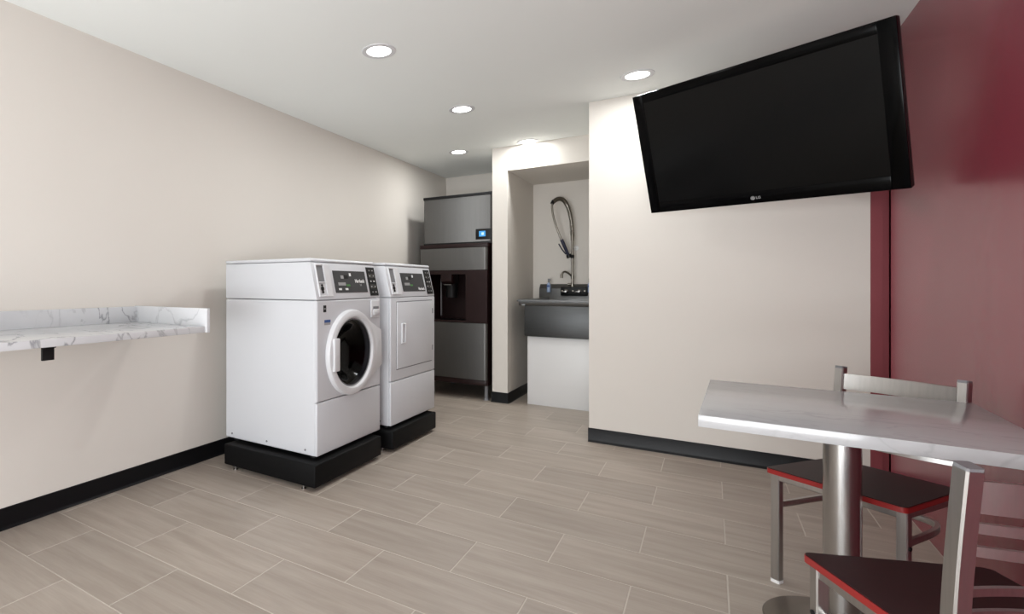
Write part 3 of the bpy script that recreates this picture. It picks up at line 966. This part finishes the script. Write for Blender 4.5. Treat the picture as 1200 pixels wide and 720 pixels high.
# ------------------------------------------------------------------ table and chairs
def table():
    t = thing('cafe_table', 'square pale quartz table on a round steel column', 'table', (0.358, 2.392, 0), (0, 0, R(-2.3)))
    pbox('tabletop', QUARTZ, t, -0.374, 0.374, -0.390, 0.390, 0.708, 0.745, bev=0.0012)
    b = bm_new(); lathe(b, [(0, 0.012), (0.048, 0.012), (0.048, 0.700), (0, 0.700)], 48)
    obj('column', b, STEEL, t)
    b = bm_new(); lathe(b, [(0, 0.700), (0.13, 0.700), (0.13, 0.708), (0, 0.708)], 32)
    obj('top_plate', b, BLACK, t)
    b = bm_new(); lathe(b, [(0, 0.0), (0.204, 0.0), (0.207, 0.003), (0.203, 0.007), (0.15, 0.010), (0.070, 0.014), (0.056, 0.022), (0.049, 0.040), (0, 0.040)], 64)
    obj('base_plate', b, DISC, t)
table()

def make_chair():
    t = thing('cafe_chair', '', 'chair')
    # local: +y front, origin under the middle of the seat front edge, x to the sitter's right
    zs = 0.445
    def outline(g=0.0):
        pts = []
        def arc(cx, cy, r, a0, a1, n=5):
            for i in range(n + 1):
                a = R(a0 + (a1 - a0) * i / n)
                pts.append((cx + (r + g) * math.cos(a), cy + (r + g) * math.sin(a)))
        arc(0.187, -0.018, 0.018, 0, 90)
        arc(-0.187, -0.018, 0.018, 90, 180)
        arc(-0.140, -0.335, 0.05, 182, 265, 6)
        arc(0.140, -0.335, 0.05, 275, 358, 6)
        return pts
    b = bm_new(); prism(b, outline(0.0), 'z', zs - 0.020, zs - 0.0025)
    se = obj('seat', b, SEATEDGE, t)
    b = bm_new(); prism(b, outline(-0.002), 'z', zs - 0.003, zs)
    obj('seat_top', b, SEATTOP, se)
    # seat frame
    b = bm_new()
    def bar(p, q, h=0.013, w=0.012):
        tube(b, [p, q], h, w, up=(0, 0, 1), square=True)
    zf = zs - 0.034
    bar((-0.180, -0.035, zf), (0.180, -0.035, zf))
    bar((-0.182, -0.035, zf), (-0.172, -0.39, zf)); bar((0.182, -0.035, zf), (0.172, -0.39, zf))
    bar((-0.165, -0.36, zf), (0.165, -0.36, zf))
    obj('seat_frame', b, CHAIRM, t)
    for s in (-1, 1):
        b = bm_new()
        tube(b, [(s * 0.184, -0.036, 0.006), (s * 0.184, -0.036, zs - 0.021)], 0.0145, 0.0145, up=(0, 1, 0), square=True)
        lg = obj('leg', b, CHAIRM, t)
        b = bm_new(); tube(b, [(s * 0.184, -0.036, 0.0), (s * 0.184, -0.036, 0.012)], 0.0155, 0.0155, up=(0, 1, 0), square=True)
        obj('glide', b, WHITEP, lg)
        b = bm_new()
        path = bez((s * 0.176, -0.480, 0.004), (s * 0.176, -0.445, 0.18), (s * 0.176, -0.398, 0.33), (s * 0.176, -0.398, 0.46), 12)
        path += bez((s * 0.176, -0.398, 0.46), (s * 0.176, -0.400, 0.56), (s * 0.176, -0.412, 0.68), (s * 0.176, -0.426, 0.812), 12)[1:]
        tube(b, path, 0.017, 0.0145, up=(0, 1, 0), square=True)
        ps = obj('back_leg', b, CHAIRM, t)
        b = bm_new()
        tube(b, [(s * 0.176, -0.4250, 0.809), (s * 0.176, -0.4268, 0.819)], 0.0165, 0.0140, up=(0, 1, 0), square=True)
        obj('end_cap', b, GREY, ps)
    # back slats, bowed
    def slat(z, h, bow, name='slat'):
        def yc(zz):
            return -0.398 - 0.028 * max(0, (zz - 0.46) / 0.352) ** 1.3
        b = bm_new()
        rows = []
        n = 14
        for i in range(n + 1):
            x = -0.165 + 0.33 * i / n
            k = 1 - (x / 0.165) ** 2
            ring = []
            for dz, dy in ((-h / 2, -0.005), (-h / 2, 0.005), (h / 2, 0.005), (h / 2, -0.005)):
                ring.append(b.verts.new((x, yc(z + dz) - bow * k + dy, z + dz)))
            rows.append(ring)
        fs = []
        for A, B in zip(rows, rows[1:]):
            for i in range(4):
                fs.append(b.faces.new((A[i], A[(i + 1) % 4], B[(i + 1) % 4], B[i])))
        fs.append(b.faces.new(rows[0])); fs.append(b.faces.new(rows[-1]))
        bmesh.ops.recalc_face_normals(b, faces=fs)
        return obj(name, b, CHAIRM, t, 30)
    slat(0.760, 0.062, 0.022, 'top_rail')
    slat(0.700, 0.020, 0.022)
    slat(0.655, 0.020, 0.022)
    slat(0.570, 0.016, -0.028)
    slat(0.525, 0.016, -0.028)
    # bowed stretcher running back from the front legs
    zb = 0.305
    b = bm_new()
    path = [(-0.176, -0.05, zb)] + bez((-0.170, -0.12, zb), (-0.160, -0.33, zb), (-0.150, -0.385, zb), (-0.06, -0.385, zb), 12) + bez((0.06, -0.385, zb), (0.150, -0.385, zb), (0.160, -0.33, zb), (0.170, -0.12, zb), 12) + [(0.176, -0.05, zb)]
    tube(b, path, 0.011, 0.0075, up=(0, 0, 1), square=True)
    obj('stretcher', b, CHAIRM, t)
    for s in (-1, 1):
        b = bm_new()
        lathe(b, [(0.007, 0), (0.007, 0.004), (0, 0.006)], 12, axisM((s * 0.1975, -0.036, zb), (s, 0, 0)))
        obj('bolt', b, BLACK, t)
    return t
def copy_tree(o, parent=None):
    c = o.copy()
    COL.objects.link(c)
    c.parent = parent
    for chd in [x for x in bpy.data.objects if x.parent == o and x != c]:
        copy_tree(chd, c)
    return c
chair = make_chair()
chair['group'] = 'metal chairs at the quartz table'
chair.location = (0.343, 2.530, 0)
# facing angle -> rotation of local +y
chair.rotation_euler = (0, 0, R(235 - 90))
chair['label'] = 'steel ladder-back chair with dark red seat behind the table, facing the viewer'
near = copy_tree(chair)
fx, fy, ang = 0.200, 1.862, 113.5
Fv = Vector((math.cos(R(ang)), math.sin(R(ang)), 0)); Rv = Vector((Fv.y, -Fv.x, 0))
near.location = Vector((fx, fy, 0)) + Rv * 0.203
near.rotation_euler = (0, 0, R(ang - 90))
near['label'] = 'steel ladder-back chair with dark red seat nearest the viewer, at the right edge'
